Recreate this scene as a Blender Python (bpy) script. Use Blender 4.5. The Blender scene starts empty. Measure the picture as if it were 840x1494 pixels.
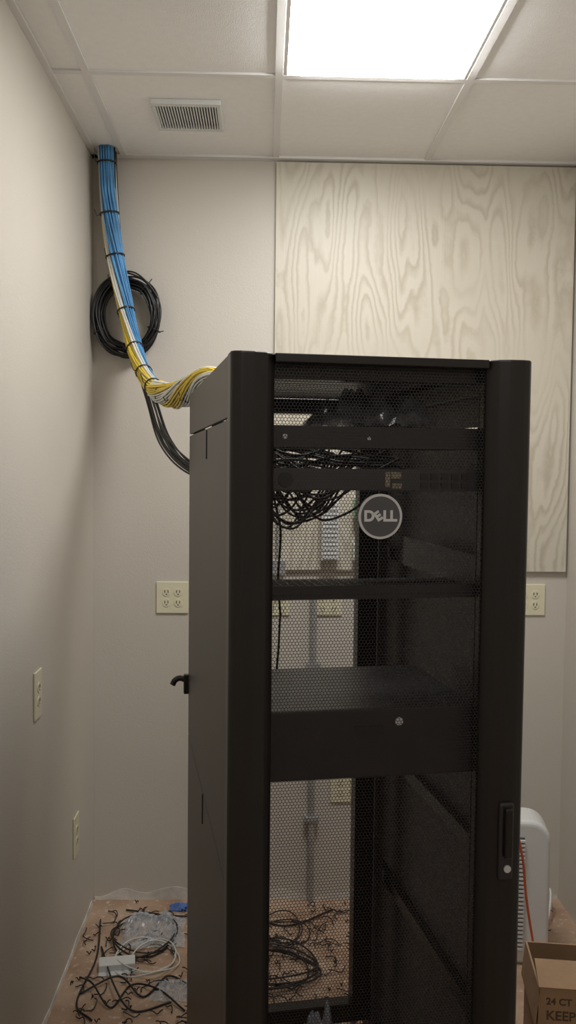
import bpy, bmesh, math, random
import numpy as np
from mathutils import Vector, Matrix, noise
random.seed(7)
S = bpy.context.scene
COL = S.collection
ZF = -0.045   # floor level in build coordinates (whole scene is lifted at the end so the floor is z=0)

# ------------------------------------------------------------ materials
def mat(name, c, rough=0.5, metal=0.0, var=0.0, vscale=8.0, bump=0.0, bscale=60.0, spec=0.5, alpha=1.0, trans=0.0):
    m = bpy.data.materials.new(name); m.use_nodes = True
    nt = m.node_tree; b = nt.nodes['Principled BSDF']
    b.inputs['Base Color'].default_value = (*c, 1)
    b.inputs['Roughness'].default_value = rough
    b.inputs['Metallic'].default_value = metal
    b.inputs['Specular IOR Level'].default_value = spec
    b.inputs['Alpha'].default_value = alpha
    b.inputs['Transmission Weight'].default_value = trans
    tc = nt.nodes.new('ShaderNodeTexCoord')
    if var > 0:
        n = nt.nodes.new('ShaderNodeTexNoise'); n.inputs['Scale'].default_value = vscale
        n.inputs['Detail'].default_value = 5
        nt.links.new(tc.outputs['Object'], n.inputs['Vector'])
        r = nt.nodes.new('ShaderNodeValToRGB')
        r.color_ramp.elements[0].position = 0.3; r.color_ramp.elements[1].position = 0.7
        r.color_ramp.elements[0].color = (*[max(0, x*(1-var)) for x in c], 1)
        r.color_ramp.elements[1].color = (*[min(1, x*(1+var)) for x in c], 1)
        nt.links.new(n.outputs['Fac'], r.inputs['Fac'])
        nt.links.new(r.outputs['Color'], b.inputs['Base Color'])
    if bump > 0:
        n2 = nt.nodes.new('ShaderNodeTexNoise'); n2.inputs['Scale'].default_value = bscale
        nt.links.new(tc.outputs['Object'], n2.inputs['Vector'])
        bp = nt.nodes.new('ShaderNodeBump'); bp.inputs['Strength'].default_value = bump
        bp.inputs['Distance'].default_value = 0.002
        nt.links.new(n2.outputs['Fac'], bp.inputs['Height'])
        nt.links.new(bp.outputs['Normal'], b.inputs['Normal'])
    return m

def emis(name, c, s):
    m = bpy.data.materials.new(name); m.use_nodes = True
    nt = m.node_tree; nt.nodes.clear()
    o = nt.nodes.new('ShaderNodeOutputMaterial'); e = nt.nodes.new('ShaderNodeEmission')
    e.inputs['Color'].default_value = (*c, 1); e.inputs['Strength'].default_value = s
    nt.links.new(e.outputs[0], o.inputs[0]); return m

M_wall = mat('wall_paint', (0.60, 0.56, 0.50), 0.45, var=0.02, vscale=2, bump=0.25, bscale=180)
M_ceil = mat('ceiling_tile_mat', (0.90, 0.89, 0.88), 0.8, var=0.02, vscale=40, bump=0.5, bscale=260)
M_grid = mat('grid_white', (0.78, 0.77, 0.76), 0.4, var=0.01)
M_black = mat('black_powdercoat', (0.014, 0.0115, 0.0105), 0.33, var=0.15, vscale=3, bump=0.1, bscale=500, spec=.45)
M_side = mat('side_panel_coat', (0.055, 0.047, 0.041), 0.42, var=0.1, vscale=3, bump=0.1, bscale=500)
M_mesh = mat('door_mesh_black', (0.020, 0.0165, 0.018), 0.45, var=0.1)
M_inner = mat('inner_panel', (0.15, 0.135, 0.145), 0.5, var=0.15, vscale=4)
M_eq = mat('equipment_black', (0.027, 0.024, 0.026), 0.4, var=0.2, vscale=6)
M_eq2 = mat('equipment_dark_grey', (0.050, 0.048, 0.052), 0.4, var=0.2, vscale=6)
M_silver = mat('silver', (0.62, 0.62, 0.62), 0.4, metal=0.2, var=0.05)
M_badge = mat('badge_grey', (0.09, 0.09, 0.095), 0.4, metal=0.2, var=0.1)
M_ivory = mat('ivory_plastic', (0.74, 0.70, 0.52), 0.35, var=0.02)
M_slot = mat('dark_slot', (0.02, 0.017, 0.015), 0.6, var=0.1)
M_blue = mat('blue_cable', (0.09, 0.29, 0.56), 0.45, var=0.2, vscale=12)
M_yel = mat('yellow_cable', (0.66, 0.50, 0.06), 0.45, var=0.15, vscale=12)
M_wht = mat('white_cable', (0.64, 0.64, 0.60), 0.45, var=0.1, vscale=12)
M_blk = mat('black_cable', (0.012, 0.012, 0.013), 0.4, var=0.2, vscale=12)
M_brn = mat('brown_cable', (0.04, 0.027, 0.02), 0.45, var=0.3, vscale=12)
M_white = mat('white_plastic', (0.66, 0.67, 0.66), 0.4, var=0.03)
M_grey = mat('grey_steel', (0.42, 0.42, 0.42), 0.4, metal=0.4, var=0.15, vscale=20)
M_orange = mat('orange_cord', (0.62, 0.13, 0.05), 0.45, var=0.1)
M_plaster = mat('plaster_white', (0.66, 0.63, 0.58), 0.8, var=0.2, vscale=14, bump=0.8, bscale=60)
M_card = mat('cardboard', (0.34, 0.215, 0.12), 0.8, var=0.12, vscale=10, bump=0.2, bscale=90)
M_green = mat('green_tag', (0.12, 0.35, 0.12), 0.5, var=0.1)
M_bluep = mat('blue_scrap_mat', (0.08, 0.16, 0.42), 0.5, var=0.15)
M_film = mat('clear_film', (0.70, 0.75, 0.80), 0.18, alpha=0.42, var=0.1, vscale=20)
M_filmd = mat('clear_film_dark', (0.09, 0.09, 0.10), 0.12, alpha=0.6, var=0.3, vscale=20, spec=1.0)
M_bub = mat('bubble_film', (0.50, 0.53, 0.57), 0.25, alpha=0.7, var=0.2, vscale=30, bump=1.0, bscale=90)
M_ink = mat('box_ink', (0.10, 0.06, 0.035), 0.8, var=0.1)
M_label = mat('label_tan', (0.33, 0.27, 0.19), 0.6, var=0.3, vscale=120)

def wood_mat():
    m = bpy.data.materials.new('painted_plywood'); m.use_nodes = True
    nt = m.node_tree; b = nt.nodes['Principled BSDF']; b.inputs['Roughness'].default_value = 0.42
    tc = nt.nodes.new('ShaderNodeTexCoord')
    mp = nt.nodes.new('ShaderNodeMapping'); mp.inputs['Scale'].default_value = (3.4, 1.0, 0.62)
    mp.inputs['Location'].default_value = (4.35, 0, 2.4)
    nt.links.new(tc.outputs['Object'], mp.inputs['Vector'])
    n = nt.nodes.new('ShaderNodeTexNoise'); n.inputs['Scale'].default_value = 1.6
    n.inputs['Detail'].default_value = 2.0; n.inputs['Roughness'].default_value = 0.4
    nt.links.new(mp.outputs[0], n.inputs['Vector'])
    mpj = nt.nodes.new('ShaderNodeMapping'); mpj.inputs['Scale'].default_value = (34, 1, 26)
    nt.links.new(tc.outputs['Object'], mpj.inputs['Vector'])
    nj = nt.nodes.new('ShaderNodeTexNoise'); nj.inputs['Scale'].default_value = 1.0; nj.inputs['Detail'].default_value = 3
    nt.links.new(mpj.outputs[0], nj.inputs['Vector'])
    mj = nt.nodes.new('ShaderNodeMath'); mj.operation = 'MULTIPLY_ADD'; mj.inputs[1].default_value = .028
    nt.links.new(nj.outputs['Fac'], mj.inputs[0]); nt.links.new(n.outputs['Fac'], mj.inputs[2])
    mu = nt.nodes.new('ShaderNodeMath'); mu.operation = 'MULTIPLY'; mu.inputs[1].default_value = 19
    nt.links.new(mj.outputs[0], mu.inputs[0])
    fr = nt.nodes.new('ShaderNodeMath'); fr.operation = 'FRACT'
    nt.links.new(mu.outputs[0], fr.inputs[0])
    r = nt.nodes.new('ShaderNodeValToRGB'); e = r.color_ramp.elements
    a = (0.625, 0.58, 0.49, 1); d = (0.485, 0.435, 0.345, 1)
    e[0].position = 0.0; e[0].color = a; e[1].position = 1.0; e[1].color = a
    x = r.color_ramp.elements.new(0.35); x.color = a
    x = r.color_ramp.elements.new(0.78); x.color = d
    nt.links.new(fr.outputs[0], r.inputs['Fac'])
    mp2 = nt.nodes.new('ShaderNodeMapping'); mp2.inputs['Scale'].default_value = (120, 1, 4)
    nt.links.new(tc.outputs['Object'], mp2.inputs['Vector'])
    n2 = nt.nodes.new('ShaderNodeTexNoise'); n2.inputs['Scale'].default_value = 1.5
    nt.links.new(mp2.outputs[0], n2.inputs['Vector'])
    mx = nt.nodes.new('ShaderNodeMix'); mx.data_type = 'RGBA'
    mx.inputs[7].default_value = (0.59, 0.545, 0.455, 1)
    n3 = nt.nodes.new('ShaderNodeTexNoise'); n3.inputs['Scale'].default_value = 2.4
    nt.links.new(tc.outputs['Object'], n3.inputs['Vector'])
    r3 = nt.nodes.new('ShaderNodeMapRange'); r3.inputs[1].default_value = 0.42; r3.inputs[2].default_value = 0.66
    r3.inputs[3].default_value = 0.0; r3.inputs[4].default_value = 0.8
    nt.links.new(n3.outputs['Fac'], r3.inputs[0])
    nt.links.new(r3.outputs[0], mx.inputs[0])
    nt.links.new(r.outputs['Color'], mx.inputs[6])
    nt.links.new(mx.outputs[2], b.inputs['Base Color'])
    bp = nt.nodes.new('ShaderNodeBump'); bp.inputs['Strength'].default_value = 0.25; bp.inputs['Distance'].default_value = 0.002
    nt.links.new(n2.outputs['Fac'], bp.inputs['Height']); nt.links.new(bp.outputs[0], b.inputs['Normal'])
    return m
M_ply = wood_mat()

def floor_mat():
    m = bpy.data.materials.new('dusty_floor'); m.use_nodes = True
    nt = m.node_tree; b = nt.nodes['Principled BSDF']; b.inputs['Roughness'].default_value = 0.6
    tc = nt.nodes.new('ShaderNodeTexCoord')
    n = nt.nodes.new('ShaderNodeTexNoise'); n.inputs['Scale'].default_value = 5; n.inputs['Detail'].default_value = 8
    nt.links.new(tc.outputs['Object'], n.inputs['Vector'])
    r = nt.nodes.new('ShaderNodeValToRGB'); e = r.color_ramp.elements
    e[0].position = .35; e[0].color = (0.34, 0.21, 0.135, 1); e[1].position = .68; e[1].color = (0.53, 0.385, 0.28, 1)
    nt.links.new(n.outputs['Fac'], r.inputs['Fac'])
    v = nt.nodes.new('ShaderNodeTexNoise'); v.inputs['Scale'].default_value = 45; v.inputs['Detail'].default_value = 4
    nt.links.new(tc.outputs['Object'], v.inputs['Vector'])
    mr = nt.nodes.new('ShaderNodeMapRange'); mr.inputs[1].default_value = .58; mr.inputs[2].default_value = .70
    nt.links.new(v.outputs['Fac'], mr.inputs[0])
    mx = nt.nodes.new('ShaderNodeMix'); mx.data_type = 'RGBA'; mx.inputs[7].default_value = (0.6, 0.5, 0.42, 1)
    nt.links.new(mr.outputs[0], mx.inputs[0]); nt.links.new(r.outputs[0], mx.inputs[6])
    nt.links.new(mx.outputs[2], b.inputs['Base Color'])
    return m
M_floor = floor_mat()

# ------------------------------------------------------------ helpers
def link(o, parent=None):
    COL.objects.link(o)
    if parent: o.parent = parent
    return o
def empty(name, loc=(0, 0, 0), rotz=0):
    e = bpy.data.objects.new(name, None); e.location = loc; e.rotation_euler = (0, 0, rotz)
    e.empty_display_size = 0.1
    COL.objects.link(e); return e
def mesh(name, verts, faces, m, parent=None, smooth=False):
    me = bpy.data.meshes.new(name); me.from_pydata([tuple(v) for v in verts], [], faces); me.update()
    me.materials.append(m)
    if smooth: me.polygons.foreach_set('use_smooth', [True]*len(me.polygons))
    return link(bpy.data.objects.new(name, me), parent)
def boxes(name, lst, m, parent=None, bevel=0.0):
    V = []; F = []
    for (x0, x1, y0, y1, z0, z1) in lst:
        b = len(V)
        V += [(x0,y0,z0),(x1,y0,z0),(x1,y1,z0),(x0,y1,z0),(x0,y0,z1),(x1,y0,z1),(x1,y1,z1),(x0,y1,z1)]
        F += [(b,b+3,b+2,b+1),(b+4,b+5,b+6,b+7),(b,b+1,b+5,b+4),(b+1,b+2,b+6,b+5),(b+2,b+3,b+7,b+6),(b+3,b,b+4,b+7)]
    o = mesh(name, V, F, m, parent)
    if bevel > 0:
        md = o.modifiers.new('bev', 'BEVEL'); md.width = bevel; md.segments = 3
    return o
def box(name, x0, x1, y0, y1, z0, z1, m, parent=None, bevel=0.0):
    return boxes(name, [(x0, x1, y0, y1, z0, z1)], m, parent, bevel)
def disc(name, c, r, depth, m, parent=None, axis='Y', seg=40):
    V = []; F = []
    for k in (0, 1):
        for i in range(seg):
            a = 2*math.pi*i/seg
            p = (r*math.cos(a), -depth*k, r*math.sin(a)) if axis == 'Y' else (r*math.cos(a), r*math.sin(a), -depth*k)
            if axis == 'X': p = (depth*k, r*math.cos(a), r*math.sin(a))
            V.append((c[0]+p[0], c[1]+p[1], c[2]+p[2]))
    F.append(tuple(range(seg))); F.append(tuple(reversed(range(seg, 2*seg))))
    for i in range(seg):
        j = (i+1) % seg; F.append((i, j, seg+j, seg+i))
    return mesh(name, V, F, m, parent)
def prism(name, prof, z0, z1, m, parent=None):
    n = len(prof)
    V = [(x, y, z0) for x, y in prof]+[(x, y, z1) for x, y in prof]
    F = [tuple(reversed(range(n))), tuple(range(n, 2*n))]
    for i in range(n):
        j = (i+1) % n; F.append((i, j, n+j, n+i))
    return mesh(name, V, F, m, parent)
def curves(name, paths, r, m, parent=None, cyclic=False, res=2):
    cu = bpy.data.curves.new(name, 'CURVE'); cu.dimensions = '3D'; cu.bevel_depth = r; cu.bevel_resolution = res
    cu.use_fill_caps = True
    for p in paths:
        s = cu.splines.new('POLY'); s.points.add(len(p)-1)
        for i, q in enumerate(p): s.points[i].co = (q[0], q[1], q[2], 1)
        s.use_cyclic_u = cyclic; s.use_smooth = True
    cu.materials.append(m)
    return link(bpy.data.objects.new(name, cu), parent)
def catmull(P, n=12):
    P = [Vector(p) for p in P]; P = [2*P[0]-P[1]]+P+[2*P[-1]-P[-2]]
    out = []
    for i in range(1, len(P)-2):
        for k in range(n):
            t = k/n; a, b, c, d = P[i-1:i+3]
            out.append(0.5*((2*b)+(c-a)*t+(2*a-5*b+4*c-d)*t*t+(3*b-3*c+d-a)*t**3))
    out.append(P[-2]); return out

# ------------------------------------------------------------ room
XL, XR, YB, YF, ZC = -0.702, 1.268, 3.68, -1.4, 3.02
box('floor', XL-.1, XR+.1, YF-.1, YB+.1, ZF-.1, ZF, M_floor)
box('wall_left', XL-.1, XL, YF-.1, YB+.1, ZF, ZC+.3, M_wall)
box('wall_right', XR, XR+.1, YF-.1, YB+.1, ZF, ZC+.3, M_wall)
box('wall_back', XL, XR, YB, YB+.1, ZF, ZC+.3, M_wall)
box('wall_rear', XL, XR, YF-.1, YF, ZF, ZC+.3, M_wall)
gx = [XL, -0.575, 0.035, 0.645, 1.255, XR]
gy = [YF]+[2.90-.61*k for k in range(7, -1, -1)]+[YB]
tiles = []
for i in range(len(gx)-1):
    for j in range(len(gy)-1):
        if i == 2 and j in (7, 3, 2): continue
        tiles.append((gx[i]+.0005, gx[i+1]-.0005, gy[j]+.0005, gy[j+1]-.0005, ZC+.006, ZC+.022))
boxes('ceiling', tiles, M_ceil)
box('ceiling_deck', XL, XR, YF, YB, ZC+.24, ZC+.3, M_ceil)
tees = []
for x in gx[1:-1]: tees.append((x-.012, x+.012, YF, YB, ZC-.001, ZC+.006))
for jy, y in enumerate(gy[1:-1]):
    for i in range(len(gx)-1):
        if i == 2 and jy == 2: continue
        tees.append((gx[i]+.012, gx[i+1]-.012, y-.012, y+.012, ZC-.0005, ZC+.006))
tees += [(XL, XL+.022, YF, YB, ZC-.003, ZC+.006), (XR-.012, XR, YF, YB, ZC-.003, ZC+.006),
         (XL, XR, YB-.042, YB, ZC-.003, ZC+.006)]
boxes('trim_ceiling_grid', tees, M_grid)

def troffer(x0, x1, y0, y1, strength):
    e = empty('ceiling_light_panel', ((x0+x1)/2, (y0+y1)/2, ZC))
    w = (x1-x0)/2-.013; d = (y1-y0)/2-.013
    a = .012
    V = [(-w,-d,.0),(w,-d,.0),(w,d,.0),(-w,d,.0),
         (-w+a,-d+a,-.004),(w-a,-d+a,-.004),(w-a,d-a,-.004),(-w+a,d-a,-.004),
         (-w+a,-d+a,.01),(w-a,-d+a,.01),(w-a,d-a,.01),(-w+a,d-a,.01)]
    F = []
    for s in (0, 4):
        for i in range(4):
            j = (i+1) % 4; F.append((s+i, s+j, s+4+j, s+4+i))
    mesh('frame', V, F, M_grid, e)
    n = 14; V = []; F = []
    lw, ld = w-a, d-a
    for j in range(n+1):
        for i in range(n+1):
            u = i/n*2-1; v_ = j/n*2-1
            f = min(1, (1-max(abs(u), abs(v_)))*5)
            V.append((u*lw, v_*ld, .004-.030*math.sin(f*math.pi/2)))
    for j in range(n):
        for i in range(n):
            q = j*(n+1)+i; F.append((q, q+n+1, q+n+2, q+1))
    mesh('lens', V, F, emis('lamp_glow', (1.0, 0.985, 0.955), strength), e, smooth=True)
    box('housing', -w, w, -d, d, .02, .10, M_grid, e)
troffer(0.035, 0.645, 2.29, 2.90, 31.0)
troffer(0.035, 0.645, gy[2], gy[4], 7.5)  # added fill panel behind the camera, unseen; lifts rack front and ceiling bounce

v = empty('ceiling_vent', (-0.280, 3.225, ZC))
boxes('frame', [(-.12,.12,-.125,-.10,-.012,.006),(-.12,.12,.10,.125,-.012,.006),(-.12,-.104,-.10,.10,-.012,.006),(.104,.12,-.10,.10,-.012,.006)], M_white, v, .003)
box('dark_throat', -.104,.104,-.10,.10,.003,.0055, M_slot, v)
sl = []
n = 22
for i in range(n):
    x = -.104+.208*(i+.5)/n
    sl.append((x-.0022, x+.0022, -.10, .10, -.010, .002))
boxes('slats', sl, M_white, v)

o = box('plywood_backboard', .037, 1.257, YB-.019, YB-.001, 1.357, ZC-.010, M_ply)

def ragged(name, n, length, h0, h1, thick, tf):
    V = []; F = []
    for i in range(n+1):
        t = i/n; h = h0+(h1-h0)*max(0, noise.noise(Vector((t*length*7, 3.1, h1*10)))+.15)
        for (a, z) in ((0, 0), (thick, 0), (thick*.6, h), (0, h)): V.append(tf(t*length, a, z))
        if i:
            b = 4*i; a_ = b-4
            for k in range(4):
                l = (k+1) % 4; F.append((a_+k, a_+l, b+l, b+k))
    return mesh(name, V, F, M_plaster)
ragged('baseboard_back', 220, XR-XL-.01, .010, .075, .004, lambda s, a, z: (XL+.005+s, YB-a-.0005, ZF+z+.0005))
ragged('baseboard_left', 300, 5.0, .014, .03, .006, lambda s, a, z: (XL+a+.0005, YF+.03+s, ZF+z+.0005))

def outlet(loc, w, h, gangs, rotz=0):
    e = empty('wall_outlet', loc, rotz)
    box('plate', -w/2, w/2, -.007, -.0005, -h/2, h/2, M_ivory, e, .003)
    sl = []
    for g in range(gangs):
        cx = (g-(gangs-1)/2)*.048
        for s in (-1, 1):
            cz = s*.022
            disc('receptacle', (cx, -.007, cz), .0165, .002, M_ivory, e)
            sl += [(cx-.008, cx-.005, -.0098, -.0085, cz-.002, cz+.009), (cx+.005, cx+.008, -.0098, -.0085, cz-.002, cz+.009),
                   (cx-.0025, cx+.0025, -.0098, -.0085, cz-.010, cz-.006)]
    boxes('slots', sl, M_slot, e)
outlet((-.376, YB, 1.237), .132, .132, 2)
outlet((1.112, YB, 1.237), .132, .132, 2)
outlet((.355, YB, .440), .132, .132, 2)
outlet((.27, YB, 1.215), .115, .10, 2)
outlet((.06, YB, 1.215), .10, .10, 2)
outlet((XL, 2.76, 1.068), .085, .15, 1, math.pi/2)
outlet((XL, 3.32, .385), .085, .155, 1, math.pi/2)

e = empty('wall_conduit', (.21, YB, 0))
curves('pipe', [[(0,-.02,ZF),(0,-.02,1.28)]], .013, M_grey, e, res=4)
boxes('straps', [(-.03,.03,-.036,-.001,.95,.97),(-.03,.03,-.036,-.001,.3,.32)], M_grey, e)
e = empty('wall_conduit', (.06, YB, 0))
curves('pipe', [[(0,-.035,1.27),(0,-.035,1.62)]], .008, M_grey, e, res=4)
box('junction_box', -.03,.03,-.06,-.02,1.34,1.40, M_grey, e, .003)
e = empty('wiring_block_panel', (.27, YB-.02, 1.40))
boxes('block', [(-.035,.035,-.05,0,0,.26)], M_white, e, .003)
boxes('comb', [(-.03,.03,-.058,-.05,.01+.018*k,.02+.018*k) for k in range(13)], M_white, e)
e = empty('terminal_box', (.40, YB-.02, 1.40))
boxes('modules', [(-.035,.035,-.05,0,0,.075),(-.02,.045,-.045,0,.09,.16),(-.035,.035,-.05,0,.175,.26)], M_white, e, .003)
box('status_tag', -.035,-.015,-.056,-.05,.18,.25, M_green, e)

# ------------------------------------------------------------ rack
TH = math.radians(9.0)
R = empty('server_rack', (-.064, 1.672, 0), TH)
W, D, H = .605, 1.06, 2.0
def pillar(x0, x1, flip=False):
    pr = []
    w = x1-x0
    pts = [(0,.055),(0,.012),(.006,.004),(.02,0),(.045,.002),(.066,.009),(.078,.020),(.085,.030),(.085,.055)]
    for (x, y) in pts:
        xx = x*w/.085
        pr.append((x0+xx, y) if not flip else (x1-xx, y))
    if flip: pr = list(reversed(pr))
    return prism('door_pillar', pr, .0, H, M_black, R)
for a in (pillar(0, .088), pillar(.514, .605, True)):
    md = a.modifiers.new('bev', 'BEVEL'); md.width = .004; md.segments = 3; md.limit_method = 'ANGLE'; md.angle_limit = .2
box('door_top_rail', .086, .516, .012, .05, H-.018, H-.001, M_black, R, .002)
box('door_bottom_rail', .086, .516, .012, .05, .0, .06, M_black, R, .002)
p = .0068; ri = .00315
x0, x1, z0, z1 = .086, .517, .055, H-.015
dz = p*math.sqrt(3)/2
cx = []
row = 0; z = z0
while z < z1:
    xs = np.arange(x0+(p/2 if row % 2 else 0), x1, p)
    cx.append(np.stack([xs, np.full_like(xs, z)], 1)); z += dz; row += 1
C = np.concatenate(cx); N = len(C)
ang = np.radians(np.arange(6)*60+30)
ro = p/math.sqrt(3)
outer = C[:, None, :]+ro*np.stack([np.cos(ang), np.sin(ang)], 1)[None]
inner = C[:, None, :]+ri*1.03*np.stack([np.cos(ang), np.sin(ang)], 1)[None]
Vv = np.concatenate([outer, inner], 1).reshape(-1, 2)
V3 = np.zeros((len(Vv), 3)); V3[:, 0] = Vv[:, 0]; V3[:, 1] = .030; V3[:, 2] = Vv[:, 1]
k = np.arange(6); kn = (k+1) % 6
q = np.stack([k, kn, 6+kn, 6+k], 1)
Fq = (np.arange(N)[:, None, None]*12+q[None]).reshape(-1, 4)
me = bpy.data.meshes.new('perforated_door')
me.vertices.add(len(V3)); me.vertices.foreach_set('co', V3.ravel())
me.loops.add(Fq.size); me.loops.foreach_set('vertex_index', Fq.ravel().astype(np.int32))
me.polygons.add(len(Fq)); me.polygons.foreach_set('loop_start', (np.arange(len(Fq))*4).astype(np.int32))
me.update(calc_edges=True); me.validate(); me.materials.append(M_mesh)
link(bpy.data.objects.new('perforated_door', me), R)

fr = []
for (fx0, fx1) in ((.012, .045), (.555, .588)):
    fr += [(fx0, fx1, .058, .10, .015, H-.02), (fx0, fx1, D-.05, D-.005, .015, H-.01),
           (fx0, fx1, .10, D-.05, .015, .07), (fx0, fx1, .10, D-.05, H-.06, H-.02)]
fr += [(.045, .555, D-.05, D-.005, .015, .075), (.045, .555, D-.05, D-.005, H-.055, H-.01),
       (.045, .555, .062, .10, .015, .06), (.045, .555, .062, .095, H-.045, H-.015),
       (.51, .575, D-.10, D-.05, .07, H-.06)]
for zz in (1.52, .93, .55): fr.append((.565, .590, .10, D-.05, zz, zz+.035))
boxes('frame', fr, M_black, R, .002)
rl = []
for y in (.085, .80):
    rl += [(.048, .075, y, y+.004, .07, H-.06), (.525, .552, y, y+.004, .07, H-.06),
           (.525+.023, .552, y+.004, y+.05, .07, H-.06), (.048, .052, y+.004, y+.05, .07, H-.06)]
boxes('mounting_rails', rl, M_eq2, R)
hs = []
for i in range(120):
    z = .09+i*.0155
    hs += [(.533, .543, .0835, .0848, z, z+.009), (.533, .543, .7985, .7998, z, z+.009), (.057,.067,.7985,.7998,z,z+.009)]
boxes('rail_holes', hs, M_slot, R)
rf = [(.003, .597, .055, .30, H-.010, H-.002), (.003, .07, .30, D, H-.010, H-.002), (.53, .597, .30, D, H-.010, H-.002)]
for i in range(9):
    y = .31+i*.052; rf.append((.07, .53, y+.016, y+.052, H-.010, H-.002))
rf.append((.20, .53, .80, D-.05, H-.010, H-.002))
boxes('roof', rf, M_black, R)
sp = []
for (z0_, z1_) in ((.0, .955), (.960, 1.873), (1.878, H-.002)):
    sp.append((.002, .010, .060, D, z0_, z1_))
boxes('left_side_panels', sp, M_side, R, .0015)
boxes('right_side_panels', [(.590, .598, .060, D, a, b) for a, b in ((.0, .955), (.960, 1.873), (1.878, H-.002))], M_inner, R, .0015)
boxes('side_latches', [(-.0005, .003, .49, .500, 1.80, 1.87), (-.0005, .003, .545, .555, .88, .955)], M_slot, R, .001)
box('rear_handle_base', -.012, .03, D, D+.02, 1.08, 1.14, M_black, R, .003)
curves('rear_handle', [catmull([(.0, D+.01, 1.12), (-.022, D+.012, 1.128), (-.038, D+.012, 1.122), (-.046, D+.012, 1.108)])], .009, M_black, R, res=4)
for (cxx, cyy) in ((.05, .1), (.55, .1), (.05, .98), (.55, .98)):
    disc('caster_wheel', (cxx-.012, cyy, ZF+.026), .026, .024, M_eq, R, 'X')
    box('caster_fork', cxx-.018, cxx+.018, cyy-.015, cyy+.015, ZF+.035, .016, M_grey, R)
bx, bz = .300, 1.688
disc('badge_ring', (bx, .030, bz), .0445, .006, M_silver, R, seg=64)
disc('badge_face', (bx, .0243, bz), .0395, .0012, M_badge, R, seg=64)
def txt(s, x, z, size, rot=0.0):
    c = bpy.data.curves.new('badge_letter', 'FONT'); c.body = s; c.size = size; c.extrude = .0008; c.offset = .0013
    c.align_x = 'CENTER'; c.align_y = 'CENTER'; c.materials.append(M_silver)
    o = link(bpy.data.objects.new('badge_letter', c), R); o.location = (x, .0222, z)
    o.rotation_euler = (math.pi/2, rot, 0)
txt('D', bx-.0235, bz, .029); txt('E', bx-.005, bz, .025, -.6); txt('L', bx+.0115, bz, .029); txt('L', bx+.0255, bz, .029)
hx, hz = .566, 1.035
box('handle_plate', hx-.016, hx+.016, -.008, .006, hz-.085, hz+.075, M_eq, R, .006)
box('handle_lever', hx-.009, hx+.009, -.022, -.008, hz-.035, hz+.068, M_black, R, .005)
disc('handle_lock', (hx+.002, -.008, hz-.06), .0075, .003, M_silver, R)

def unit(name, z0, z1, y0, y1, m=M_eq, x0=.062, x1=.538):
    e = empty(name, (0, 0, 0)); e.parent = R
    box('faceplate', .058, .542, y0-.004, y0, z0, z1, m, e, .001)
    box('chassis', x0+.012, x1-.012, y0, y1, z0+.002, z1-.002, m, e, .001)
    return e
u1 = unit('patch_switch_unit', 1.822, 1.866, .084, .36)
disc('power_led', (.118, .080, 1.844), .005, .002, M_silver, u1)
disc('led', (.29, .080, 1.842), .0035, .002, M_silver, u1)
u2 = unit('network_switch_unit', 1.737, 1.781, .084, .34, M_eq2)
disc('fan_grille', (.12, .080, 1.758), .015, .002, M_slot, u2)
boxes('port_blocks', [(.40+.022*i, .416+.022*i, .077, .081, 1.742+.018*j, 1.755+.018*j) for i in range(5) for j in range(2)], M_slot, u2)
boxes('sticker', [(.325, .335, .0775, .0795, 1.745, 1.775), (.337, .358, .0775, .0795, 1.762, 1.775), (.34, .36, .0775, .0795, 1.742, 1.752)], M_label, u2)
s = empty('rack_shelf'); s.parent = R
box('shelf_pan', .065, .535, .084, .29, 1.527, 1.531, M_eq2, s)
box('shelf_lip', .058, .542, .080, .084, 1.517, 1.545, M_eq, s, .001)
boxes('shelf_slots', [(.08+.019*i, .094+.019*i, .10+.05*j, .135+.05*j, 1.5312, 1.5318) for i in range(24) for j in range(4)], M_slot, s)
boxes('shelf_brackets', [(.535, .540, .084, .60, 1.527, 1.60)], M_inner, s)
boxes('lip_slots', [(.08+.016*i, .091+.016*i, .0788, .0798, 1.525, 1.529) for i in range(28)], M_slot, s)
up = empty('rack_battery_unit'); up.parent = R
box('chassis', .070, .530, .088, .47, 1.150, 1.288, M_eq2, up, .002)
box('faceplate', .058, .542, .080, .088, 1.147, 1.290, M_eq, up, .003)
box('display', .27, .33, .0785, .080, 1.235, 1.255, M_slot, up)
disc('lock_badge', (.363, .0795, 1.262), .0085, .002, M_silver, up)
boxes('support_rails', [(.530, .548, .09, .80, 1.125, 1.15), (.05, .07, .09, .80, 1.125, 1.15)], M_eq, up)

paths = []
rnd = random.Random(3)
for i in range(46):
    xa = rnd.uniform(.07, .20); xb = xa+rnd.uniform(.10, .30); y = rnd.uniform(.38, .75)
    zt = 1.80+rnd.uniform(-.04, .03); sag = rnd.uniform(.02, .15)
    P = []
    for k in range(5):
        t = k/4; P.append((xa+(xb-xa)*t+rnd.uniform(-.012, .012), y+rnd.uniform(-.04, .04), zt-sag*4*t*(1-t)+rnd.uniform(-.008, .008)))
    paths.append(catmull(P, 8))
paths.append(catmull([(.17, .55, 1.80), (.18, .56, 1.70), (.20, .58, 1.62), (.195, .58, 1.50), (.205, .6, 1.40)], 8))
paths.append(catmull([(.205, .6, 1.40), (.20, .62, 1.25), (.17, .62, 1.0), (.175, .62, .85)], 8))
curves('loose_power_cables', paths, .0030, M_brn, R)
paths = []
for i in range(20):
    y = rnd.uniform(.40, .9); za = rnd.uniform(1.79, 1.83)
    P = [(.08+rnd.uniform(0,.03), y, za+rnd.uniform(-.02,.03)), (.2, y+rnd.uniform(-.05,.05), za+rnd.uniform(-.02,.03)), (.33, y+rnd.uniform(-.05,.05), za+rnd.uniform(-.03,.02)), (.50, y+.05, za+rnd.uniform(-.05,.01))]
    paths.append(catmull(P, 8))
curves('feed_cables', paths, .0035, M_blk, R)

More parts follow.
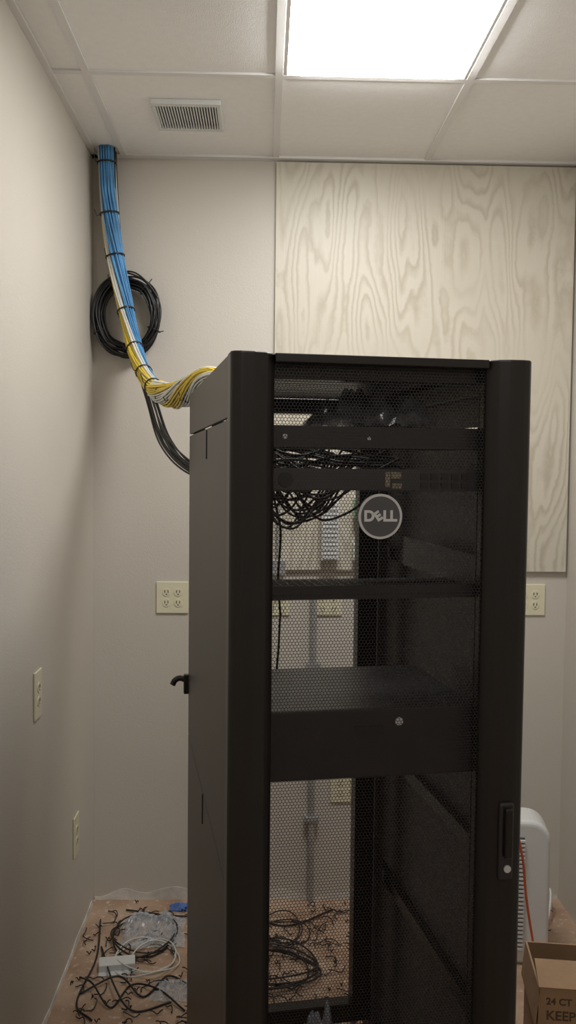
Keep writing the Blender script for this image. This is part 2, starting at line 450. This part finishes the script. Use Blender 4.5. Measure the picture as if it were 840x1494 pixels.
def crumple(name, cx, cy, cz, w, d, h, m, seed, parent=None, nx=34, ny=26, fine=7, smooth=False):
    V = []; F = []
    for j in range(ny+1):
        for i in range(nx+1):
            a = i/nx*2-1; b = j/ny*2-1
            ed = max(0, 1-max(abs(a), abs(b))**3)
            nz = noise.noise(Vector((a*2.6+seed, b*2.6, seed*.37)))
            n2 = abs(noise.noise(Vector((a*fine+seed, b*fine, 4.2))))
            z = h*ed*(.45+.55*nz+.45*n2)+h*.18*n2
            sh = 1+.22*noise.noise(Vector((a*1.4, b*1.4, seed+9)))
            V.append((cx+a*w/2*sh, cy+b*d/2*sh, cz+max(.0015, z)))
    for j in range(ny):
        for i in range(nx):
            q = j*(nx+1)+i; F.append((q, q+1, q+nx+2, q+nx+1))
    return mesh(name, V, F, m, parent, smooth=smooth)
crumple('plastic_wrap', .315, .16, 1.867, .24, .13, .095, M_filmd, 2.3, R, fine=4, smooth=True, nx=60, ny=40)
crumple('plastic_wrap_fold', .30, .20, 1.867, .22, .10, .08, M_filmd, 5.3, R, fine=4, smooth=True, nx=60, ny=40)

# ------------------------------------------------------------ cable bundle
def frame_path(pts):
    T = []
    for i in range(len(pts)):
        a = pts[max(0, i-1)]; b = pts[min(len(pts)-1, i+1)]; T.append((b-a).normalized())
    n = Vector((1, 0, 0)); n = (n-T[0]*n.dot(T[0])).normalized()
    fr = []
    for t in T:
        n = (n-t*n.dot(t)).normalized(); b = t.cross(n); fr.append((n, b))
    return T, fr
main = catmull([(-.633, 3.58, 3.12), (-.630, 3.58, 3.02), (-.622, 3.58, 2.81), (-.595, 3.575, 2.603), (-.543, 3.54, 2.364),
                (-.478, 3.40, 2.18), (-.398, 3.20, 2.062), (-.305, 3.0, 2.015), (-.228, 2.87, 2.030), (-.170, 2.76, 2.043), (-.118, 2.665, 2.018), (-.098, 2.61, 1.94), (-.09, 2.59, 1.86)], 10)
T, FR = frame_path(main)
B = empty('network_cable_bundle')
Rb = .034
groups = {'b': [], 'y': [], 'w': [], 'k': []}
rr = random.Random(11)
ns = 96
def scf(t): return .85+.10*math.sin(t*9)+.20*max(0, min(1, (t-.45)/.3))
for s in range(ns):
    r0 = Rb*math.sqrt((s+.5)/ns); a0 = s*2.39996
    ox, oy = r0*math.cos(a0), r0*math.sin(a0)
    g = 'b'
    if ox < -.35*Rb: g = 'y' if rr.random() < .68 else 'w'
    elif ox < .15*Rb: g = 'w' if rr.random() < .85 else 'y'
    if rr.random() < .02: g = 'k'
    ph = rr.uniform(0, 6.28); path = []
    for i, pnt in enumerate(main):
        t = i/(len(main)-1)
        tw = 1.35-2.5*max(0, min(1, (t-.15)/.42)) - 1.1*max(0, min(1, (t-.55)/.15))
        jx = .0035*math.sin(t*19+ph)+.002*math.sin(t*41+ph*2); jy = .0035*math.cos(t*17+ph)
        x = ox+jx; y = oy+jy; sc = scf(t)
        xx = (x*math.cos(tw)-y*math.sin(tw))*sc; yy = (x*math.sin(tw)+y*math.cos(tw))*sc
        n_, b_ = FR[i]
        path.append(pnt+n_*xx+b_*yy)
    groups[g].append(path)
for s in range(30):
    path = []; ph = s*.21
    g = 'y' if (s//5) % 2 == 0 else 'w'
    i0, i1 = 62, 106
    for i in range(i0, i1):
        t = (i-i0)/(i1-i0)
        rad = Rb*(.98+.28*math.sin(math.pi*min(1, t*1.15)))*(1+.07*math.sin(s*1.7+t*9))
        a = 2.2+ph-4.6*t
        n_, b_ = FR[i]
        path.append(main[i]+(n_*math.cos(a)+b_*math.sin(a))*rad)
    groups[g].append(path)
curves('blue_cables', groups['b'], .0030, M_blue, B)
curves('yellow_cables', groups['y'], .0031, M_yel, B)
curves('white_cables', groups['w'], .0031, M_wht, B)
curves('dark_cables', groups['k'], .0031, M_blk, B)
ties = []; tails = []
for idx in (13, 22, 30, 39, 47, 54, 60, 66, 72, 78):
    n_, b_ = FR[idx]; c = main[idx]; t_ = idx/(len(main)-1)
    sc = scf(t_)*1.16
    if idx > 64: sc *= 1.13
    for off in (-.0015, .0015):
        ties.append([c+T[idx]*off+(n_*math.cos(a)+b_*math.sin(a))*Rb*sc for a in [2*math.pi*k/28 for k in range(28)]])
    aa = rr.uniform(2.2, 4.2)
    d_ = n_*math.cos(aa)+b_*math.sin(aa)
    tails.append([c+d_*Rb*sc, c+d_*(Rb*sc+.012)+T[idx]*.004, c+d_*(Rb*sc+.03)+Vector((.01, -.01, .02))])
curves('cable_ties', ties, .0020, M_blk, B, cyclic=True)
curves('tie_tails', tails, .0014, M_blk, B)

Kp = catmull([(-.620, 3.63, 3.12), (-.612, 3.63, 2.9), (-.590, 3.63, 2.65), (-.540, 3.61, 2.38), (-.475, 3.46, 2.16), (-.405, 3.25, 1.99),
              (-.335, 3.03, 1.86), (-.24, 2.88, 1.775), (-.12, 2.80, 1.74), (.02, 2.70, 1.74), (.1, 2.5, 1.77)], 8)
T2, F2 = frame_path(Kp)
ps = []
for s_ in range(12):
    r0 = .020*math.sqrt((s_+.5)/12); a0 = s_*2.4; ph = rr.uniform(0, 6)
    ps.append([pnt+F2[i][0]*(r0*math.cos(a0)+.005*math.sin(i*.12+ph))+F2[i][1]*(r0*math.sin(a0)+.005*math.cos(i*.1+ph)) for i, pnt in enumerate(Kp)])
curves('black_feeder_cables', ps, .0032, M_blk)

CE = empty('cable_coil', (-.556, 3.615, 2.378))
rings = []
for i in range(24):
    rx = .094+rr.uniform(0, .042); rz = rx*1.20; ox = rr.uniform(-.007, .007); oz = rr.uniform(-.010, .010)
    y0 = rr.uniform(-.020, .030); ph = rr.uniform(0, 6)
    rings.append([(max(-.139, ox+rx*math.cos(a)+.003*math.sin(3*a+ph)), y0+.008*math.sin(2*a+ph), oz+rz*math.sin(a)+.004*math.sin(5*a+ph)) for a in [2*math.pi*k/64 for k in range(64)]])
curves('coils', rings, .0036, M_blk, CE, cyclic=True)
tt = []; tl = []
for a in (0.9, 2.1, 3.6, 5.0, 5.9):
    c = Vector((.116*math.cos(a), .004, .139*math.sin(a))); d = Vector((math.cos(a), 0, math.sin(a)))
    tt.append([c+d*.028*math.cos(k*.4)+Vector((0, 1, 0))*.030*math.sin(k*.4) for k in range(16)])
    q_ = c+d*.026+Vector((0, -.01, 0)); e2 = q_+d*.012+Vector((.006, -.008, .006))
    if e2.x > -.13: tl.append([q_, e2])
curves('coil_ties', tt, .002, M_blk, CE, cyclic=True)
curves('coil_tie_tails', tl, .0018, M_blk, CE)
box('wall_hook', -.008, .008, -.02, .064, .115, .125, M_grey, CE)

# ------------------------------------------------------------ floor debris
ps = []
rd = random.Random(21)
for i in range(560):
    x = rd.uniform(XL+.05, 1.2); y = rd.uniform(2.75, 3.63)
    if rd.random() < .15: y = rd.uniform(1.2, 2.75)
    lx = (x+.064)*math.cos(TH)+(y-1.672)*math.sin(TH); ly = -(x+.064)*math.sin(TH)+(y-1.672)*math.cos(TH)
    if (-.03 < lx < .63 and -.03 < ly < .35) or (x > .62 and y < 3.35): continue
    a = rd.uniform(0, 6.28); r = rd.uniform(.010, .055); span = rd.uniform(.5, 3.0)
    pth = []
    for k in range(9):
        b = a+span*k/8; px = x+r*math.cos(b); py = y+r*math.sin(b)
        pth.append((min(max(px, XL+.02), XR-.03), min(py, YB-.02), ZF+.003+.012*abs(math.sin(k*.5+a))))
    ps.append(pth)
curves('cable_tie_scraps', ps, .0020, M_blk)
def floor_loop(cx, cy, r, n, seed, lift=.012):
    q = random.Random(seed); out = []
    for i in range(n):
        rx = r*q.uniform(.75, 1.1); ry = r*q.uniform(.75, 1.1); ox = q.uniform(-.03, .03); oy = q.uniform(-.03, .03); ph = q.uniform(0, 6)
        out.append([(cx+ox+rx*math.cos(a), cy+oy+ry*math.sin(a), ZF+.005+lift*(1+math.sin(2*a+ph))) for a in [2*math.pi*k/48 for k in range(48)]])
    return out
curves('floor_cable_coil', floor_loop(.05, 3.14, .15, 5, 5), .0032, M_blk, cyclic=True)
curves('floor_cable_coil', floor_loop(.06, 3.40, .11, 3, 15), .0025, M_blk, cyclic=True)
curves('floor_cable_coil', floor_loop(-.43, 3.36, .14, 3, 8), .003, M_blk, cyclic=True)
curves('white_cable_coil', floor_loop(-.40, 3.20, .12, 3, 9), .0028, M_wht, cyclic=True)
curves('loose_floor_cable', [catmull([(x, y, ZF+z) for x, y, z in P], 10) for P in (
        [(-.62, 3.0, .006), (-.5, 3.08, .02), (-.4, 2.98, .006), (-.33, 3.1, .008), (-.25, 3.05, .006)],
        [(-.64, 3.5, .006), (-.6, 3.2, .02), (-.62, 2.95, .006), (-.55, 2.85, .006)],
        [(-.60, 3.3, .006), (-.50, 3.0, .03), (-.42, 2.9, .006), (-.30, 2.95, .006)],
        [(-.64, 3.1, .006), (-.58, 3.02, .03), (-.50, 2.92, .006), (-.45, 3.05, .006), (-.35, 3.0, .02), (-.25, 2.9, .006)],
        [(-.55, 3.58, .006), (-.3, 3.5, .02), (-.1, 3.56, .006), (.1, 3.45, .006), (.3, 3.58, .006)])], .0034, M_blk)
crumple('plastic_bag', -.42, 3.42, ZF+.002, .26, .24, .055, M_film, 1.1)
crumple('plastic_bag', -.30, 3.02, ZF+.002, .14, .12, .03, M_film, 4.1)
crumple('blue_scrap', -.32, 3.60, ZF+.002, .11, .05, .03, M_bluep, 7.7, nx=12, ny=8)
e = empty('paper_carton', (-.52, 3.17, ZF), .15)
box('tray', -.065, .065, -.03, .03, .001, .028, M_white, e, .003)
box('flap', -.065, .065, -.055, -.03, .001, .004, M_white, e)
crumple('bubble_wrap', .34, .72, .07, .17, .16, .20, M_bub, 3.3, R, fine=2.5, smooth=True)
box('rack_base_tray', .045, .555, .60, .90, .058, .069, M_black, R)

# ------------------------------------------------------------ air purifier
A = empty('air_purifier', (.945, 3.24, ZF), math.radians(-8))
def rrect(w, h, r, n=8):
    out = []
    for (cx, cz, a0) in ((w/2-r, h-r, 0), (-w/2+r, h-r, 90), (-w/2+r, .03, 180), (w/2-r, .03, 270)):
        for k in range(n+1):
            a = math.radians(a0+90*k/n)
            rz = r if a0 < 180 else .03
            out.append((cx+r*math.cos(a), cz+rz*math.sin(a)))
    return out
def shell(name, w, h, r, y0, y1, m, bev, z=0):
    P = rrect(w, h, r); n = len(P)
    V = [(x, y0, zz+z) for x, zz in P]+[(x, y1, zz+z) for x, zz in P]
    F = [tuple(range(n)), tuple(reversed(range(n, 2*n)))]+[(i, n+i, n+(i+1) % n, (i+1) % n) for i in range(n)]
    o = mesh(name, V, F, m, A)
    md = o.modifiers.new('bev', 'BEVEL'); md.width = bev; md.segments = 4; md.limit_method = 'ANGLE'
    return o
shell('body', .25, .54, .075, -.06, .09, M_white, .025)
box('grille_recess', -.105, .030, -.066, -.060, .06, .48, M_eq2, A, .01)
boxes('grille_slats', [(-.105, .030, -.076, -.062, .062+.0155*i, .070+.0155*i) for i in range(27)], M_white, A)
boxes('foot', [(-.10, .10, -.05, .08, 0.0, .012)], M_white, A)
curves('purifier_cord', [catmull([(x, y, ZF+z) for x, y, z in [(1.04, 3.33, .05), (1.10, 3.40, .02), (1.15, 3.45, .03), (1.19, 3.55, .10), (1.17, 3.62, .05), (1.10, 3.6, .006)]], 8)], .005, M_white)
e = empty('power_adapter', (1.185, 3.60, ZF))
boxes('brick', [(-.022,.022,-.03,.03,.0,.04),(-.012,.014,-.02,.02,.04,.075)], M_white, e, .004)
curves('orange_cord', [catmull([(.30, 2.74, .62), (.50, 2.86, .66), (.73, 2.93, .63), (.855, 2.95, .56), (.893, 2.96, .46), (.912, 2.97, .32), (.938, 2.98, .18), (.965, 2.97, .04), (.99, 2.95, ZF+.006), (1.06, 2.9, ZF+.005)], 8)], .0045, M_orange)

# ------------------------------------------------------------ cardboard box
K = empty('cardboard_box', (.965, 2.40, ZF), math.radians(-8))
t = .005; bw, bd, bh = .40, .24, .435
boxes('walls', [(-bw/2, bw/2, -bd/2, -bd/2+t, 0, bh), (-bw/2, bw/2, bd/2-t, bd/2, 0, bh), (-bw/2, -bw/2+t, -bd/2+t, bd/2-t, 0, bh),
                (bw/2-t, bw/2, -bd/2+t, bd/2-t, 0, bh), (-bw/2+t, bw/2-t, -bd/2+t, bd/2-t, 0, t)], M_card, K)
def flap(a, b, d):
    a = Vector(a); b = Vector(b); d = Vector(d); n = (b-a).cross(d).normalized()*.004
    V = [a, b, b+d, a+d, a+n, b+n, b+d+n, a+d+n]
    mesh('flap', V, [(0,1,2,3),(7,6,5,4),(0,4,5,1),(1,5,6,2),(2,6,7,3),(3,7,4,0)], M_card, K)
flap((-bw/2, -bd/2, bh), (bw/2, -bd/2, bh), (0, .08, .035))
flap((-bw/2, bd/2, bh), (-bw/2, -bd/2, bh), (-.01, 0, -.10))
def boxtext(s, x, z, size):
    c = bpy.data.curves.new('printed_text', 'FONT'); c.body = s; c.size = size; c.extrude = .0003; c.offset = .0006
    c.materials.append(M_ink)
    o = link(bpy.data.objects.new('printed_text', c), K); o.location = (x, -bd/2-.0008, z); o.rotation_euler = (math.pi/2, 0, 0)
boxtext('24 CT  PAPER', -.18, .392, .026); boxtext('KEEP DRY', -.18, .350, .036); boxtext('THIS SIDE UP', -.18, .310, .028)

# ------------------------------------------------------------ camera / world
cam = bpy.data.cameras.new('camera'); co = bpy.data.objects.new('camera', cam); COL.objects.link(co)
cam.sensor_fit = 'VERTICAL'; cam.sensor_height = 36; cam.lens = 1300/1494*36; cam.clip_start = .02
Rm = Matrix.Rotation(math.radians(-1.54), 4, 'Z') @ Matrix.Rotation(math.radians(90-2.95), 4, 'X') @ Matrix.Rotation(math.radians(.6), 4, 'Z')
co.matrix_world = Matrix.Translation((0, 0, 1.785)) @ Rm
S.camera = co
w = bpy.data.worlds.new('world'); S.world = w; w.use_nodes = True
w.node_tree.nodes['Background'].inputs[0].default_value = (.8, .8, .8, 1)
w.node_tree.nodes['Background'].inputs[1].default_value = .1
S.view_settings.view_transform = 'Standard'
S.view_settings.exposure = 0
for o in list(S.objects):
    if o.parent is None: o.location.z -= ZF
